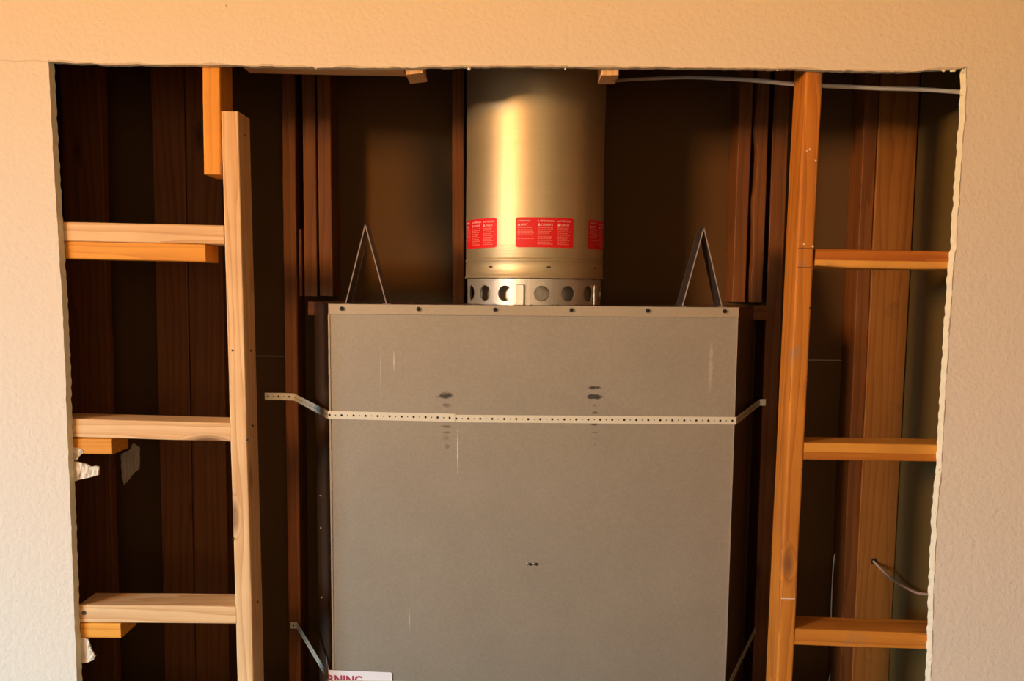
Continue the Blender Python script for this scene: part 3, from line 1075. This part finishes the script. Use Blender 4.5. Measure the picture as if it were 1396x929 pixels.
# red labels: flat print bent round the pipe
zt, zb = zf(296.5), zf(337.5)
LW = math.radians(47.0) * R
LH = zt - zb


def label_piece(name, bm, mat, a0_, lift, parent):
    for v in bm.verts:
        u, z = v.co.x, v.co.y
        v.co = cyl(a0_ + u / R, zt + z, R + 0.0009 + lift)
    return link(name, bm, mat, parent)


def tri(bm, x, y, s):
    vs = [bm.verts.new((x, y, 0)), bm.verts.new((x + s, y, 0)), bm.verts.new((x + s / 2, y + s * 0.95, 0))]
    bm.faces.new(vs)


rows_txt = [('WARNING', 'HOT'), ('ADVERTENCIA', 'CALIENTE'), ('ATTENTION', 'CHAUD')]
for li, (adeg, lab) in enumerate(((-79.5, 'red printed label at the left edge of the pipe'), (-16.2, 'red printed label in the middle of the pipe'),
                                  (46.8, 'red printed label at the right edge of the pipe'))):
    a0_ = math.radians(adeg)
    bm = bmesh.new()
    n_ = 24
    for i in range(n_):
        u0, u1 = LW * i / n_, LW * (i + 1) / n_
        t0 = 0.0025 if i == 0 else 0.0
        t1 = 0.0025 if i == n_ - 1 else 0.0
        bm.faces.new([bm.verts.new(p) for p in ((u0, -LH + t0, 0), (u1, -LH + t1, 0), (u1, -t1, 0), (u0, -t0, 0))])
    bmesh.ops.remove_doubles(bm, verts=bm.verts[:], dist=1e-6)
    lb = label_piece('red_label', bm, M['red'], a0_, 0.0, PIPE)
    tag(lb, lab)
    big = bmesh.new(); small = bmesh.new()
    for ci, (h1, h2) in enumerate(rows_txt):
        cx = LW * (ci / 3) + 0.0045
        cw = LW / 3 - 0.0065
        for (txt, y, sz, dx) in ((h1, -0.0095, 0.0052, 0.005), (h2, -0.0185, 0.0062, 0.008)):
            tb = text_mesh(txt, sz, 0.0001)
            mx = max(v.co.x for v in tb.verts)
            k = min(1.0 if txt != 'HOT' else 1.2, (cw - dx) / mx)
            me = bpy.data.meshes.new('t')
            for v in tb.verts: v.co = Vector((v.co.x * k + cx + dx, v.co.y + y, 0))
            tb.to_mesh(me); tb.free(); big.from_mesh(me); bpy.data.meshes.remove(me)
        tri(big, cx + 0.0005, -0.0095, 0.0038); tri(big, cx, -0.0190, 0.0068)
        r2 = random.Random(ci + 5)
        y = -0.0245
        k = 0
        while y > -LH + 0.006:
            if not (ci == 0 and y < -LH + 0.024 and k % 2):
                wl = cw * r2.uniform(0.62, 1.0)
                x0 = cx
                nseg = 5
                for s in range(nseg):
                    ua, ub = x0 + wl * s / nseg, x0 + wl * (s + 0.86) / nseg
                    small.faces.new([small.verts.new(p) for p in ((ua, y, 0), (ub, y, 0), (ub, y + 0.0021, 0), (ua, y + 0.0021, 0))])
            if ci == 0 and y < -LH + 0.020: break
            y -= 0.0042; k += 1
    label_piece('headings', big, M['print'], a0_, 0.0005, lb)
    label_piece('body_print', small, M['print2'], a0_, 0.0005, lb)

# ------------------------------------------------------------------ cables
def cable(name, pts, r, mat, label):
    P = smooth_path(pts)
    loc = P[0].copy()
    bm = bmesh.new()
    tube_bm(bm, [p - loc for p in P], r, 10)
    o = link(name, bm, mat, smooth=True)
    o.location = loc
    return tag(o, label, 'cable')


cable('electrical_cable', [at(x, y, Y) for x, y, Y in ((818, 112, .57), (858, 108.5, .55), (935, 105.5, .46), (994, 107.5, .26), (1040, 110.5, .14), (1085, 115, .118),
                                                        (1123, 117, .115), (1203, 120.5, .125), (1257, 122, .13), (1310, 125.5, .12), (1345, 127, .11))],
      0.0048, M['cable'], 'white cable running along the top of the recess behind the right stud')
cable('electrical_cable', [at(x, y, Y) for x, y, Y in ((1188, 762, .52), (1194, 769, .485), (1215, 789, .42), (1236, 802, .34), (1250, 808.5, .27), (1268, 811, .20), (1290, 812, .15))],
      0.0036, M['conduit'], 'brown cable coming out of a drilled hole in the right bay')
cable('thin_wire', [at(x, y, Y) for x, y, Y in ((1141, 753, .585), (1137, 762, .58), (1134.5, 800, .58), (1133, 845, .58), (1134.5, 890, .58), (1134.5, 910, .58), (1129, 935, .58), (1127, 980, .58))],
      0.0019, M['cable'], 'thin wire hanging vertically at the back of the right bay')
pk = planks[-1]
disc('drilled_hole', pk, at(1192, 766, 0.499), (0, -1, 0), 0.0095, 0.003, M['hole'], 16)


# ------------------------------------------------------------------ broken plaster
def chunk(name, pts, Y, th, label, seed, group=None, parent=None):
    P = [at(x, y, Y) for x, y in pts]
    c = sum(P, Vector()) / len(P)
    bm = bmesh.new()
    rg = random.Random(seed)
    f = bm.faces.new([bm.verts.new(p - c) for p in P])
    bmesh.ops.triangulate(bm, faces=[f])
    bmesh.ops.subdivide_edges(bm, edges=bm.edges[:], cuts=3, use_grid_fill=True)
    ext = bmesh.ops.extrude_face_region(bm, geom=bm.faces[:])
    for v in ext['geom']:
        if isinstance(v, bmesh.types.BMVert):
            v.co.y -= th * (0.6 + 0.8 * abs(noise.noise(v.co * 90 + Vector((seed, 0, 0)))))
    for v in bm.verts:
        v.co += Vector((noise.noise(v.co * 130 + Vector((0, seed, 0))), noise.noise(v.co * 120), noise.noise(v.co * 110 + Vector((seed, 3, 0))))) * 0.0022
    bmesh.ops.recalc_face_normals(bm, faces=bm.faces[:])
    o = link(name, bm, M['plaster'])
    o.location = c
    return tag(o, label, 'plaster', group)


sc = lambda L, s, ox, oy: [(x / s + ox, y / s + oy) for x, y in L]
chunk('plaster_chunk', sc([(60, 235), (150, 235), (210, 230), (265, 255), (270, 285), (225, 330), (205, 372), (120, 372), (60, 375)], 7.74, 80, 580), 0.021, 0.006,
      'small upper chunk of broken plaster at the left edge below the middle block', 1)
chunk('plaster_chunk', sc([(60, 378), (150, 380), (240, 390), (300, 405), (350, 430), (440, 435), (425, 520), (330, 550), (230, 570), (150, 600), (60, 590)], 7.74, 80, 580),
      0.021, 0.008, 'long pointed chunk of broken plaster at the left edge below the middle block', 2)
chunk('plaster_chunk', [(100, 868), (115, 869), (121, 871), (124, 880), (127, 888), (131, 894.5), (128, 900), (115, 904), (100, 906)], 0.021, 0.006,
      'pale plaster chunk at the left edge below the lowest pale block', 3)
chunk('plaster_patch', sc([(660, 310), (720, 275), (760, 250), (790, 190), (860, 235), (858, 340), (855, 460), (800, 500), (760, 555), (720, 600), (695, 625), (670, 540), (665, 430)], 7.74, 80, 580),
      0.597, 0.004, 'grey plaster patch on the far drywall behind the middle left block', 4)

# platform carrying the box
pf = bxobj('platform', (-0.50, 0.15, 0.0), (0.60, 0.485, zbot), M['ply'])
tag(pf, 'low wooden platform under the fireplace box', 'platform')
